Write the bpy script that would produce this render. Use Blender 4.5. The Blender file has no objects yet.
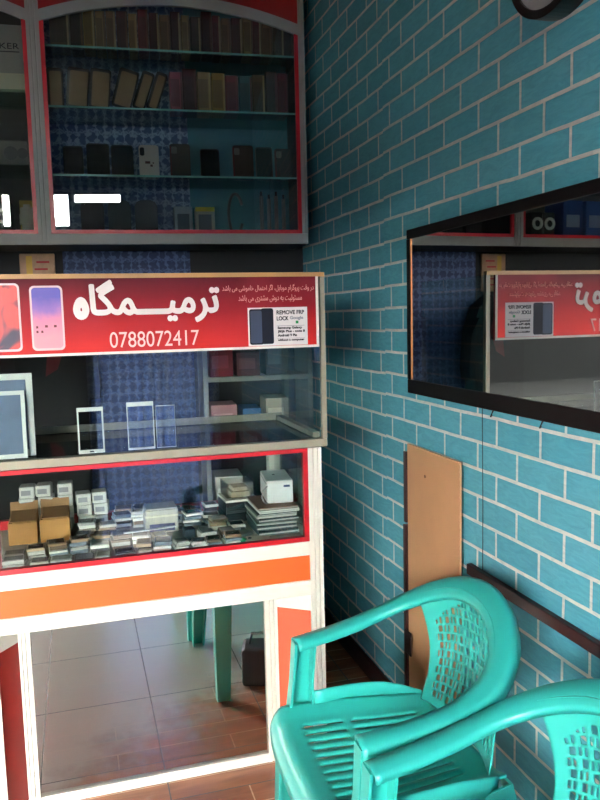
import bpy, bmesh, math, random
from mathutils import Vector, Matrix
random.seed(11)
SC = bpy.context.scene
COL = SC.collection
PI = math.pi

# ------------------------------------------------------------------ materials
def lin(c):
    return tuple((v / 255 / 12.92 if v / 255 <= .04045 else ((v / 255 + .055) / 1.055) ** 2.4) for v in c[:3]) + (1.0,)

def nodes(name):
    m = bpy.data.materials.new(name); m.use_nodes = True
    nt = m.node_tree; b = nt.nodes['Principled BSDF']
    return m, nt, b

def N(nt, kind, **kw):
    n = nt.nodes.new(kind)
    for k, v in kw.items():
        if k in n.inputs: n.inputs[k].default_value = v
        else: setattr(n, k, v)
    return n

def plain(name, c, rough=.5, metal=0, var=.06, scale=25, bump=0, spec=.5, coat=0):
    m, nt, b = nodes(name)
    tc = N(nt, 'ShaderNodeTexCoord')
    nz = N(nt, 'ShaderNodeTexNoise', Scale=scale, Detail=4)
    nt.links.new(tc.outputs['Object'], nz.inputs['Vector'])
    mx = N(nt, 'ShaderNodeMix', data_type='RGBA')
    L = lin(c)
    mx.inputs[6].default_value = tuple(v * (1 - var) for v in L[:3]) + (1,)
    mx.inputs[7].default_value = tuple(min(1, v * (1 + var)) for v in L[:3]) + (1,)
    nt.links.new(nz.outputs[0], mx.inputs[0]); nt.links.new(mx.outputs[2], b.inputs['Base Color'])
    b.inputs['Roughness'].default_value = rough; b.inputs['Metallic'].default_value = metal
    b.inputs['Specular IOR Level'].default_value = spec; b.inputs['Coat Weight'].default_value = coat
    if bump:
        bp = N(nt, 'ShaderNodeBump', Strength=bump, Distance=.004)
        nt.links.new(nz.outputs[0], bp.inputs['Height']); nt.links.new(bp.outputs[0], b.inputs['Normal'])
    return m

_cache = {}
def P(c, rough=.5, metal=0, **kw):
    k = (tuple(c), rough, metal, tuple(sorted(kw.items())))
    if k not in _cache: _cache[k] = plain('paint_%d_%d_%d' % tuple(c[:3]), c, rough, metal, **kw)
    return _cache[k]

def glass(name, tint=(.93, .97, .96), f0=.045, gain=1.0, haze=0.0):
    m = bpy.data.materials.new(name); m.use_nodes = True
    nt = m.node_tree; nt.nodes.clear()
    out = N(nt, 'ShaderNodeOutputMaterial')
    tr = N(nt, 'ShaderNodeBsdfTransparent'); tr.inputs[0].default_value = tint + (1,)
    gl = N(nt, 'ShaderNodeBsdfGlossy'); gl.inputs['Roughness'].default_value = .01
    lw = N(nt, 'ShaderNodeLayerWeight', Blend=.5)
    pw = N(nt, 'ShaderNodeMath', operation='POWER'); pw.inputs[1].default_value = 5
    ml = N(nt, 'ShaderNodeMath', operation='MULTIPLY_ADD'); ml.inputs[1].default_value = gain * (1 - f0); ml.inputs[2].default_value = gain * f0
    mx = N(nt, 'ShaderNodeMixShader')
    nt.links.new(lw.outputs['Facing'], pw.inputs[0]); nt.links.new(pw.outputs[0], ml.inputs[0])
    nt.links.new(ml.outputs[0], mx.inputs[0]); nt.links.new(tr.outputs[0], mx.inputs[1]); nt.links.new(gl.outputs[0], mx.inputs[2])
    last = mx
    if haze:
        df = N(nt, 'ShaderNodeBsdfDiffuse'); df.inputs[0].default_value = (.6, .62, .6, 1)
        m2 = N(nt, 'ShaderNodeMixShader'); m2.inputs[0].default_value = haze
        nt.links.new(mx.outputs[0], m2.inputs[1]); nt.links.new(df.outputs[0], m2.inputs[2]); last = m2
    nt.links.new(last.outputs[0], out.inputs[0])
    return m

def brick_mat():
    m, nt, b = nodes('blue_foam_brick')
    tc = N(nt, 'ShaderNodeTexCoord'); sp = N(nt, 'ShaderNodeSeparateXYZ')
    nt.links.new(tc.outputs['Object'], sp.inputs[0])
    # seam of the foam sheets: rows slip a little beyond it
    gt = N(nt, 'ShaderNodeMath', operation='GREATER_THAN'); gt.inputs[1].default_value = 2.41
    nt.links.new(sp.outputs['Y'], gt.inputs[0])
    sl = N(nt, 'ShaderNodeMath', operation='MULTIPLY_ADD'); sl.inputs[1].default_value = .004; sl.inputs[2].default_value = -1.0515 + .74
    nt.links.new(gt.outputs[0], sl.inputs[0])
    v = N(nt, 'ShaderNodeMath', operation='ADD'); nt.links.new(sp.outputs['Z'], v.inputs[0]); nt.links.new(sl.outputs[0], v.inputs[1])
    xy = N(nt, 'ShaderNodeMath', operation='ADD'); nt.links.new(sp.outputs['X'], xy.inputs[0]); nt.links.new(sp.outputs['Y'], xy.inputs[1])
    u = N(nt, 'ShaderNodeMath', operation='ADD'); u.inputs[1].default_value = -1.03 - 1.693 + .095 + 1.9
    nt.links.new(xy.outputs[0], u.inputs[0])
    cb = N(nt, 'ShaderNodeCombineXYZ'); nt.links.new(u.outputs[0], cb.inputs[0]); nt.links.new(v.outputs[0], cb.inputs[1])
    wob = N(nt, 'ShaderNodeTexNoise', Scale=6, Detail=2); nt.links.new(tc.outputs['Object'], wob.inputs['Vector'])
    wm = N(nt, 'ShaderNodeVectorMath', operation='MULTIPLY_ADD'); wm.inputs[1].default_value = (.006, .006, 0)
    nt.links.new(wob.outputs['Color'], wm.inputs[0]); nt.links.new(cb.outputs[0], wm.inputs[2])
    br = N(nt, 'ShaderNodeTexBrick', offset=.5, offset_frequency=2, squash=1, squash_frequency=2)
    for k, x in (('Scale', 1), ('Brick Width', .19), ('Row Height', .074), ('Mortar Size', .0052), ('Mortar Smooth', .25), ('Bias', 0)): br.inputs[k].default_value = x
    br.inputs['Color1'].default_value = lin((88, 168, 184)); br.inputs['Color2'].default_value = lin((100, 180, 194)); br.inputs['Mortar'].default_value = lin((236, 226, 212))
    nt.links.new(wm.outputs[0], br.inputs['Vector'])
    mp = N(nt, 'ShaderNodeMapping'); mp.inputs['Rotation'].default_value = (.7, 0, 0); mp.inputs['Scale'].default_value = (10, 10, 38)
    nt.links.new(tc.outputs['Object'], mp.inputs[0])
    ns = N(nt, 'ShaderNodeTexNoise', Scale=1.6, Detail=5, Roughness=.6, Distortion=1.4); nt.links.new(mp.outputs[0], ns.inputs['Vector'])
    mx = N(nt, 'ShaderNodeMix', data_type='RGBA', blend_type='MULTIPLY'); mx.inputs[0].default_value = .55
    rp = N(nt, 'ShaderNodeValToRGB'); rp.color_ramp.elements[0].position = .3; rp.color_ramp.elements[0].color = (.50, .62, .72, 1); rp.color_ramp.elements[1].position = .62; rp.color_ramp.elements[1].color = (1, 1, 1, 1)
    nt.links.new(ns.outputs[0], rp.inputs[0]); nt.links.new(br.outputs['Color'], mx.inputs[6]); nt.links.new(rp.outputs[0], mx.inputs[7])
    nt.links.new(mx.outputs[2], b.inputs['Base Color'])
    h = N(nt, 'ShaderNodeMath', operation='MULTIPLY_ADD'); h.inputs[1].default_value = -1.0
    nt.links.new(br.outputs['Fac'], h.inputs[0])
    hs = N(nt, 'ShaderNodeMath', operation='MULTIPLY'); hs.inputs[1].default_value = .35; nt.links.new(ns.outputs[0], hs.inputs[0]); nt.links.new(hs.outputs[0], h.inputs[2])
    bp = N(nt, 'ShaderNodeBump', Strength=.5, Distance=.003); nt.links.new(h.outputs[0], bp.inputs['Height']); nt.links.new(bp.outputs[0], b.inputs['Normal'])
    b.inputs['Roughness'].default_value = .5; b.inputs['Specular IOR Level'].default_value = .35
    return m

def tile_mat():
    m, nt, b = nodes('brown_floor_tile')
    tc = N(nt, 'ShaderNodeTexCoord')
    mp = N(nt, 'ShaderNodeMapping'); mp.inputs['Location'].default_value = (-.197 + 3.7, -1.65 + 4.3, 0); nt.links.new(tc.outputs['Object'], mp.inputs[0])
    br = N(nt, 'ShaderNodeTexBrick', offset=0, squash=1)
    for k, x in (('Scale', 1), ('Brick Width', .37), ('Row Height', .43), ('Mortar Size', .0022), ('Mortar Smooth', .1)): br.inputs[k].default_value = x
    nt.links.new(mp.outputs[0], br.inputs['Vector'])
    # parquet print inside each tile
    pq = N(nt, 'ShaderNodeTexBrick', offset=.37, offset_frequency=2, squash=1)
    for k, x in (('Scale', 1), ('Brick Width', .37), ('Row Height', .086), ('Mortar Size', .0024), ('Mortar Smooth', .3), ('Bias', -.1)): pq.inputs[k].default_value = x
    pq.inputs['Color1'].default_value = lin((182, 118, 80)); pq.inputs['Color2'].default_value = lin((126, 74, 56)); pq.inputs['Mortar'].default_value = lin((222, 190, 160))
    nt.links.new(mp.outputs[0], pq.inputs['Vector'])
    mp2 = N(nt, 'ShaderNodeMapping'); mp2.inputs['Scale'].default_value = (4, 22, 4); nt.links.new(tc.outputs['Object'], mp2.inputs[0])
    ns = N(nt, 'ShaderNodeTexNoise', Scale=1.2, Detail=5, Distortion=.8); nt.links.new(mp2.outputs[0], ns.inputs['Vector'])
    rp = N(nt, 'ShaderNodeValToRGB'); rp.color_ramp.elements[0].position = .35; rp.color_ramp.elements[0].color = (.62, .55, .5, 1); rp.color_ramp.elements[1].position = .68; rp.color_ramp.elements[1].color = (1.2, 1.1, 1, 1)
    nt.links.new(ns.outputs[0], rp.inputs[0])
    mu = N(nt, 'ShaderNodeMix', data_type='RGBA', blend_type='MULTIPLY'); mu.inputs[0].default_value = .8
    nt.links.new(pq.outputs['Color'], mu.inputs[6]); nt.links.new(rp.outputs[0], mu.inputs[7])
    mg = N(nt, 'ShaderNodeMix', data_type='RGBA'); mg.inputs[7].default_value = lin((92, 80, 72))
    # pale doorway glare painted over the print, fading out towards the counter and under the chairs
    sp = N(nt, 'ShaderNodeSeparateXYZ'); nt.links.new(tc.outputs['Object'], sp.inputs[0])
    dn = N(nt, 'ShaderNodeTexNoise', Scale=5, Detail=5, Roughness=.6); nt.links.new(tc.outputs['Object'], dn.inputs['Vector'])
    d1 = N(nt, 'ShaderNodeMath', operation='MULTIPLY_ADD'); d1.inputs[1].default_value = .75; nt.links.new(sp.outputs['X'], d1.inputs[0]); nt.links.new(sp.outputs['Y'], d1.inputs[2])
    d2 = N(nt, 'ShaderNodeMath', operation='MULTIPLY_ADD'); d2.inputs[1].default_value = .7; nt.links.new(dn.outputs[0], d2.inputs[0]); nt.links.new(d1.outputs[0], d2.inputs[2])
    glare_range = N(nt, 'ShaderNodeMapRange', interpolation_type='SMOOTHSTEP'); glare_range.inputs[1].default_value = 2.20; glare_range.inputs[2].default_value = 2.55; glare_range.inputs[3].default_value = .93; glare_range.inputs[4].default_value = .06
    nt.links.new(d2.outputs[0], glare_range.inputs[0])
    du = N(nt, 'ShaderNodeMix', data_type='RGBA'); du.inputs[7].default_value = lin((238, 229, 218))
    nt.links.new(glare_range.outputs[0], du.inputs[0]); nt.links.new(mu.outputs[2], du.inputs[6])
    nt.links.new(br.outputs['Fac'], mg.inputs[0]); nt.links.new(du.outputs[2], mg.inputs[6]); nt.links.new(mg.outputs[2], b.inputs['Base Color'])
    rg = N(nt, 'ShaderNodeMapRange'); rg.inputs[3].default_value = .24; rg.inputs[4].default_value = .8; b.inputs['Specular IOR Level'].default_value = .5
    nt.links.new(br.outputs['Fac'], rg.inputs[0]); nt.links.new(rg.outputs[0], b.inputs['Roughness'])
    bp = N(nt, 'ShaderNodeBump', Strength=.6, Distance=.002, invert=True); nt.links.new(br.outputs['Fac'], bp.inputs['Height']); nt.links.new(bp.outputs[0], b.inputs['Normal'])
    b.inputs['Coat Weight'].default_value = .0; b.inputs['Coat Roughness'].default_value = .18
    nt.links.new(bp.outputs[0], b.inputs['Coat Normal'])
    return m

def damask_mat(name, dark, light, per=.078, trans=0):
    m, nt, b = nodes(name)
    tc = N(nt, 'ShaderNodeTexCoord'); sp = N(nt, 'ShaderNodeSeparateXYZ')
    dn = N(nt, 'ShaderNodeTexNoise', Scale=2.2 / per, Detail=3); nt.links.new(tc.outputs['Object'], dn.inputs['Vector'])
    dm = N(nt, 'ShaderNodeVectorMath', operation='MULTIPLY_ADD'); dm.inputs[1].default_value = (per * .55,) * 3
    nt.links.new(dn.outputs['Color'], dm.inputs[0]); nt.links.new(tc.outputs['Object'], dm.inputs[2]); nt.links.new(dm.outputs[0], sp.inputs[0])
    def wave(sock, p, ph=0):
        a = N(nt, 'ShaderNodeMath', operation='MULTIPLY_ADD'); a.inputs[1].default_value = 2 * PI / p; a.inputs[2].default_value = ph; nt.links.new(sp.outputs[sock], a.inputs[0])
        c = N(nt, 'ShaderNodeMath', operation='COSINE'); nt.links.new(a.outputs[0], c.inputs[0]); return c
    w1, w2, w3, w4 = wave('X', per), wave('Z', per * 1.25), wave('X', per / 3), wave('Z', per / 3.2)
    pr = N(nt, 'ShaderNodeMath', operation='MULTIPLY'); nt.links.new(w1.outputs[0], pr.inputs[0]); nt.links.new(w2.outputs[0], pr.inputs[1])
    p2 = N(nt, 'ShaderNodeMath', operation='MULTIPLY'); nt.links.new(w3.outputs[0], p2.inputs[0]); nt.links.new(w4.outputs[0], p2.inputs[1])
    ad = N(nt, 'ShaderNodeMath', operation='MULTIPLY_ADD'); ad.inputs[1].default_value = .35; nt.links.new(p2.outputs[0], ad.inputs[0]); nt.links.new(pr.outputs[0], ad.inputs[2])
    ab = N(nt, 'ShaderNodeMath', operation='ABSOLUTE'); nt.links.new(ad.outputs[0], ab.inputs[0])
    rp = N(nt, 'ShaderNodeValToRGB'); rp.color_ramp.elements[0].position = .1; rp.color_ramp.elements[0].color = lin(light); rp.color_ramp.elements[1].position = .5; rp.color_ramp.elements[1].color = lin(dark)
    nt.links.new(ab.outputs[0], rp.inputs[0]); nt.links.new(rp.outputs[0], b.inputs['Base Color'])
    b.inputs['Roughness'].default_value = .6
    if trans:
        out = [n for n in nt.nodes if n.type == 'OUTPUT_MATERIAL'][0]
        tl = N(nt, 'ShaderNodeBsdfTranslucent'); nt.links.new(rp.outputs[0], tl.inputs[0])
        mx = N(nt, 'ShaderNodeMixShader'); mx.inputs[0].default_value = trans
        nt.links.new(b.outputs[0], mx.inputs[1]); nt.links.new(tl.outputs[0], mx.inputs[2]); nt.links.new(mx.outputs[0], out.inputs[0])
    return m

def mirror_mat(name, c, rough=.012):
    m, nt, b = nodes(name)
    tc = N(nt, 'ShaderNodeTexCoord'); ns = N(nt, 'ShaderNodeTexNoise', Scale=9, Detail=3); nt.links.new(tc.outputs['Object'], ns.inputs[0])
    rg = N(nt, 'ShaderNodeMapRange'); rg.inputs[3].default_value = rough * .6; rg.inputs[4].default_value = rough * 1.5
    nt.links.new(ns.outputs[0], rg.inputs[0]); nt.links.new(rg.outputs[0], b.inputs['Roughness'])
    b.inputs['Base Color'].default_value = lin(c); b.inputs['Metallic'].default_value = 1
    return m

M = dict(
    brick=brick_mat(), tile=tile_mat(),
    damask=damask_mat('blue_damask_reflection', (78, 98, 134), (156, 172, 196)),
    white=plain('cream_white_aluminium', (232, 226, 212), .35, var=.04, spec=.5),
    grey=plain('grey_white_aluminium', (150, 148, 141), .4, var=.05),
    orange=plain('orange_panel', (236, 104, 48), .3, var=.05, scale=6),
    coral=plain('coral_panel', (228, 96, 66), .35, var=.05),
    red=plain('dark_red_panel', (140, 26, 22), .35, var=.08),
    trim=plain('red_trim', (188, 22, 34), .3),
    chair=plain('turquoise_plastic', (54, 186, 174), .3, var=.05, scale=7, spec=.55),
    black=plain('black_plastic', (16, 15, 16), .35, var=.2),
    rail=plain('dull_tan_rail', (150, 142, 122), .45, var=.15),
    gold=plain('tan_gold_edge', (206, 158, 98), .4),
    board=plain('tan_hardboard', (198, 151, 108), .6, var=.08, scale=9, bump=.1),
    maroon=plain('maroon_wood', (52, 17, 19), .45, var=.25, scale=40),
    plaster=plain('wall_plaster', (44, 42, 41), .8, var=.05),
    teal=plain('teal_board', (74, 128, 140), .5, var=.06),
    deck=plain('deck_paper', (196, 186, 170), .7, var=.2, scale=40),
    dark=plain('dark_interior', (34, 34, 36), .7, var=.2),
    glass=glass('display_glass'), glass2=glass('cabinet_glass', f0=.05), shelfglass=glass('green_shelf_glass', (.80, .93, .90), f0=.06),
    mirror=mirror_mat('wall_mirror', (222, 224, 222)), cmirror=mirror_mat('counter_mirror', (246, 244, 240), .02),
)

# ------------------------------------------------------------------ mesh tools
class MB:
    def __init__(s): s.bm = bmesh.new()
    def box(s, x0, x1, y0, y1, z0, z1, bev=0, T=None, mi=0):
        r = bmesh.ops.create_cube(s.bm, size=1)
        vs = r['verts']
        for v in vs: v.co = Vector((x0 + (v.co.x + .5) * (x1 - x0), y0 + (v.co.y + .5) * (y1 - y0), z0 + (v.co.z + .5) * (z1 - z0)))
        fs = {f for v in vs for f in v.link_faces}
        for f in fs: f.material_index = mi
        if bev:
            es = list({e for v in vs for e in v.link_edges})
            r = bmesh.ops.bevel(s.bm, geom=es, offset=bev, segments=2, affect='EDGES', profile=.5)
            vs = list({v for f in r['faces'] for v in f.verts} | {v for v in vs if v.is_valid})
            for f in r['faces']: f.material_index = mi
        if T is not None: bmesh.ops.transform(s.bm, matrix=T, verts=vs)
        return s
    def prism(s, pts, z0, z1, T=None, mi=0):          # polygon in xy pulled up z
        a = [s.bm.verts.new((x, y, z0)) for x, y in pts]; b = [s.bm.verts.new((x, y, z1)) for x, y in pts]
        n = len(pts); fs = [s.bm.faces.new(a[::-1]), s.bm.faces.new(b)]
        for i in range(n): fs.append(s.bm.faces.new((a[i], a[(i + 1) % n], b[(i + 1) % n], b[i])))
        for f in fs: f.material_index = mi
        if T is not None: bmesh.ops.transform(s.bm, matrix=T, verts=a + b)
        return s
    def slab(s, pts, y0, y1, T=None, mi=0):           # polygon in xz given depth along y
        R = Matrix(((1, 0, 0, 0), (0, 0, 1, 0), (0, 1, 0, 0), (0, 0, 0, 1)))
        return s.prism(pts, y0, y1, (T or Matrix()) @ R, mi)
    def sweep(s, path, profs, ups, cap=True, smooth=True):  # path of points, one closed profile [(side, up)] per point
        rings = []
        n = len(path)
        for i, p in enumerate(path):
            p = Vector(p); t = (Vector(path[min(i + 1, n - 1)]) - Vector(path[max(i - 1, 0)])).normalized()
            u = Vector(ups[i]); side = t.cross(u).normalized(); up = side.cross(t).normalized()
            pr = profs[i] if isinstance(profs[0], list) else profs
            rings.append([s.bm.verts.new(p + side * a + up * b) for a, b in pr])
        k = len(rings[0])
        for i in range(n - 1):
            for j in range(k):
                f = s.bm.faces.new((rings[i][j], rings[i][(j + 1) % k], rings[i + 1][(j + 1) % k], rings[i + 1][j])); f.smooth = smooth
        if cap: s.bm.faces.new(rings[0][::-1]); s.bm.faces.new(rings[-1])
        return s
    def tube(s, path, r, seg=8, up=(0, 0, 1)):
        pr = [(r * math.cos(2 * PI * i / seg), r * math.sin(2 * PI * i / seg)) for i in range(seg)]
        return s.sweep(path, pr, [up] * len(path))
    def disc(s, c, r0, r1, axis, d, seg=40, mi=0):     # ring r0..r1 (r0=0: a full disc), thickness d along axis
        ax = Vector(axis).normalized(); a = ax.orthogonal().normalized(); b = ax.cross(a); c = Vector(c)
        def ring(r, o): return [s.bm.verts.new(c + ax * o + a * r * math.cos(2 * PI * i / seg) + b * r * math.sin(2 * PI * i / seg)) for i in range(seg)]
        A, B = ring(r1, 0), ring(r1, d); fs = []
        for i in range(seg): fs.append(s.bm.faces.new((A[i], A[(i + 1) % seg], B[(i + 1) % seg], B[i])))
        if r0:
            Cc, D = ring(r0, 0), ring(r0, d)
            for i in range(seg):
                j = (i + 1) % seg
                fs += [s.bm.faces.new((Cc[j], Cc[i], D[i], D[j])), s.bm.faces.new((B[i], B[j], D[j], D[i])), s.bm.faces.new((A[j], A[i], Cc[i], Cc[j]))]
        else: fs += [s.bm.faces.new(A[::-1]), s.bm.faces.new(B)]
        for f in fs: f.material_index = mi
        return s
    def mesh(s, name, mats):
        bmesh.ops.recalc_face_normals(s.bm, faces=s.bm.faces)
        me = bpy.data.meshes.new(name); s.bm.to_mesh(me); s.bm.free()
        for m in (mats if isinstance(mats, (list, tuple)) else [mats]): me.materials.append(m)
        return me
    def build(s, name, mats, parent=None, T=None):
        o = bpy.data.objects.new(name, s.mesh(name, mats)); COL.objects.link(o)
        if parent is not None:
            o.parent = parent
            if parent.get('_w'): o.matrix_parent_inverse = WM[parent.name].inverted()
        if T is not None: o.matrix_world = T
        return o

WM = {}
def tag(o, label, cat, group=None, kind=None):
    o['label'] = label; o['category'] = cat
    if group: o['group'] = group
    if kind: o['kind'] = kind
    return o
def thing(name, label, cat, loc=(0, 0, 0), rz=0, group=None, world=True, rx=0, ry=0):
    # world=True: parts are written in world coordinates; else in the thing's own
    o = bpy.data.objects.new(name, None); COL.objects.link(o); o.empty_display_size = .05
    o.location = loc
    o.rotation_euler = (rx, ry, rz)
    if world: o['_w'] = 1; WM[o.name] = Matrix.Translation(loc)
    return tag(o, label, cat, group)
def structure(o): o['kind'] = 'structure'; return o
def dup(root, loc, rot=(0, 0, 0), label=None, mats=None):
    r = root.copy(); COL.objects.link(r); r.location = loc; r.rotation_euler = rot
    if label: r['label'] = label
    for c in list(root.children):
        d = c.copy(); COL.objects.link(d); d.parent = r
        for g in list(c.children):
            e = g.copy(); COL.objects.link(e); e.parent = d
    return r
ORD = ['first', 'second', 'third', 'fourth', 'fifth', 'sixth', 'seventh', 'eighth', 'ninth', 'tenth', 'eleventh', 'twelfth', 'thirteenth', 'fourteenth',
       'fifteenth', 'sixteenth', 'seventeenth', 'eighteenth', 'nineteenth', 'twentieth', 'twenty-first', 'twenty-second', 'twenty-third', 'twenty-fourth']

# the back of the shop stands a little skew to the counter
PIV = Vector((.45, 3.1, 0))
SKEW = math.radians(-4.5)
TB = Matrix.Translation(PIV) @ Matrix.Rotation(SKEW, 4, 'Z') @ Matrix.Translation(-PIV)
def atb(x, y, z): return TB @ Vector((x, y, z))

# ------------------------------------------------------------------ the room
WX = 1.03
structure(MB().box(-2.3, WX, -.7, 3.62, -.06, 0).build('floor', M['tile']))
structure(MB().box(WX, WX + .12, -.7, 3.7, -.06, 3.2).build('wall_right', M['brick']))
structure(MB().box(-2.5, WX + .02, 3.405, 3.5, -.06, 3.2).build('wall_back', plain('dark_back_wall', (36, 37, 39), .8, var=.15, scale=6), T=TB))
structure(MB().box(-2.42, -2.3, -.7, 3.75, -.06, 3.2).build('wall_left', M['plaster']))
structure(MB().box(-2.42, WX + .12, -.7, 3.75, 3.1, 3.2).build('ceiling', M['plaster']))
OX0, OX1, OZ = -2.25, -.5, 1.90                   # open shop front; a curtained doorway stands right of it
KX0, KX1, KZ = .10, .84, 2.12
fw = MB().box(-2.3, OX0, -.7, -.6, -.06, 2.22).box(OX0, OX1, -.7, -.6, OZ, 2.22).box(OX1, KX0, -.7, -.6, -.06, 2.22).box(KX0, KX1, -.7, -.6, KZ, 2.22).box(KX1, WX, -.7, -.6, -.06, 2.22)
TL = [(-1.15, -1.07), (-.76, -.58)]
TK = (-.54, -.14)                                # low slot added beside the second opening               # openings added for bright patches reflected in the glass
xa = -2.3
for t0, t1 in TL:
    fw.box(xa, t0, -.7, -.6, 2.22, 2.50); xa = t1
fw.box(xa, TK[0], -.7, -.6, 2.22, 2.50).box(*TK, -.7, -.6, 2.22, 2.42).box(TK[1], WX, -.7, -.6, 2.22, 2.50).box(-2.3, WX, -.7, -.6, 2.50, 3.1)
structure(fw.build('wall_front', M['plaster']))
structure(MB().box(-4.0, WX + .1, -2.1, -.7, 2.17, 2.205).build('ceiling_light_block', M['plaster']))  # unseen roof added outside to cut high sky light
cu = MB()
pts = [(KX0 - .04 + (KX1 - KX0 + .08) * i / 90, -.585 + .016 * math.sin(i * .9) + .006 * math.sin(i * 2.3)) for i in range(91)]
cu.prism(pts + [(x, y + .003) for x, y in pts[::-1]], .04, 2.17)
tag(cu.build('door_curtain', damask_mat('curtain_damask', (140, 160, 202), (226, 230, 238), per=.10, trans=.78)), 'blue damask curtain in the shop doorway, seen only as a reflection in the glass', 'curtain')
o = MB().tube([(KX0 - .08, -.583, 2.175), (KX1 + .08, -.583, 2.175)], .008).build('curtain_rod', P((150, 150, 150), .3, .8)); tag(o, 'metal rod carrying the blue damask curtain', 'rod')
structure(MB().box(-14, 14, -16, -.7, -.1, -.03).build('ground', plain('street_ground', (22, 21, 20), .9, var=.1)))
structure(MB().box(-14, 14, -9.4, -9, -.03, 2.1).build('wall_opposite_unseen', plain('unseen_wall_dark', (15, 15, 16), .9, var=.1)))  # unseen wall, added and sized to cut low sky light
structure(MB().box(WX - .014, WX, -.59, 3.38, 0, .075, .003).build('baseboard_right', M['maroon']))
structure(MB().box(WX - .018, WX, -.58, 1.815, .672, .702, .003).build('trim_1', M['maroon']))

# ------------------------------------------------------------------ display counter
FY = 2.10                        # front plane
XL = -1.05
ct = thing('display_counter', 'white framed glass display counter with orange band and mirrored recess below', 'counter', (.2, 2.35, 0))
def grooved(x0, x1, y0, y1, n=2):   # post outline with grooves on its front
    w = x1 - x0; pts = [(x0, y0)]
    for i in range(n):
        c = x0 + w * (i + 1) / (n + 1); pts += [(c - .003, y0), (c - .002, y0 + .005), (c + .002, y0 + .005), (c + .003, y0)]
    return pts + [(x1, y0), (x1, y1), (x0, y1)]
for x in (.645, XL):
    MB().prism(grooved(x, x + .042, FY, FY + .042), 0, 1.008).build('post', M['white'], ct)
    MB().box(x, x + .042, 2.578, 2.62, 0, 1.008).build('post', M['white'], ct)
MB().prism(grooved(-.275, -.247, FY, FY + .03, 1), 0, .56).build('post', M['white'], ct)
MB().box(XL + .042, .645, FY, FY + .03, .557, .603, .002).build('lower_rail', M['white'], ct)
MB().box(XL + .042, .645, FY + .006, FY + .02, .603, .681).build('orange_band', M['orange'], ct)
MB().box(XL + .042, .645, FY, FY + .03, .681, .724, .002).build('upper_rail', M['white'], ct)
fr = MB()
fr.box(XL + .042, .645, FY + .002, FY + .022, .724, .738).box(XL + .042, .645, FY + .002, FY + .022, .996, 1.008)
fr.box(.631, .645, FY + .002, FY + .022, .738, .996).box(XL + .042, XL + .056, FY + .002, FY + .022, .738, .996)
fr.build('red_frame', M['trim'], ct)
MB().box(-.252, -.226, 2.16, 2.18, .7225, 1.0).build('divider', M['red'], ct)
MB().box(XL + .042, .645, FY + .008, FY + .013, .738, .996).build('front_pane', M['glass'], ct)
MB().box(XL + .042, .645, FY + .03, 2.6, .70, .722).build('deck', M['deck'], ct)
MB().box(XL + .042, .645, 2.585, 2.605, .722, .752).build('back_trim', M['trim'], ct)
MB().box(.664, .669, FY + .042, 2.578, .722, 1.0).build('end_pane', M['glass'], ct)
MB().box(.655, .675, FY + .042, 2.578, .03, .722).build('end_panel', M['white'], ct)
MB().box(XL, XL + .02, FY + .042, 2.578, .03, 1.0).build('end_panel', M['white'], ct)
MB().box(XL, .703, FY - .014, FY + .016, 1.012, 1.036, .003).build('upper_front_rail', M['rail'], ct)
MB().box(XL, .70, FY + .016, 2.62, 1.014, 1.034).build('upper_base', plain('dark_glass_base', (44, 48, 48), .06, spec=.5), ct)
MB().box(XL, .70, FY - .004, FY + .002, 1.036, 1.512).build('upper_front_pane', M['glass'], ct)
MB().box(.692, .698, FY + .002, 2.56, 1.036, 1.512).build('upper_end_pane', M['glass'], ct)
MB().box(.690, .704, FY - .010, FY + .006, 1.036, 1.522).build('corner_strip', M['rail'], ct)
MB().box(XL, .704, FY - .012, FY + .004, 1.511, 1.524, .001).build('top_strip', M['gold'], ct)
MB().box(XL, .69, 2.55, 2.56, 1.036, 1.06).build('upper_back_rail', M['rail'], ct)
MB().box(.668, .69, FY + .02, 2.55, 1.036, 1.052).build('upper_side_rail', M['rail'], ct)
# recess below: mirror between slanted panels
RY = 2.17
MB().box(-.17, .518, RY + .012, RY + .018, .03, .57).build('mirror_pane', M['cmirror'], ct)
MB().prism(grooved(-.199, -.167, RY, RY + .03), 0, .56).build('recess_post', M['white'], ct)
MB().prism(grooved(.516, .556, RY, RY + .03), 0, .56).build('recess_post', M['white'], ct)
MB().box(-.167, .516, RY, RY + .03, 0, .03, .002).build('bottom_rail', M['white'], ct)
def slant(x0, y0, x1, y1, m, zt):
    d = Vector((x1 - x0, y1 - y0, 0)); L = d.length; T = Matrix.Translation((x0, y0, 0)) @ Matrix.Rotation(math.atan2(d.y, d.x), 4, 'Z')
    p = MB().box(0, L, .003, .015, 0, .56, T=T).build('slanted_panel', m, ct)
    MB().box(0, L, 0, .014, zt, .56, T=T).build('panel_edge', M['white'], p); MB().box(0, L, 0, .014, 0, .03, T=T).build('panel_edge', M['white'], p)
slant(-.247, FY + .005, -.197, RY + .002, M['red'], .506)
slant(.553, RY + .002, .647, FY + .004, M['coral'], .505)
MB().box(XL + .042, -.275, FY + .004, FY + .02, 0, .557).build('front_panel', M['red'], ct)

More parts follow.
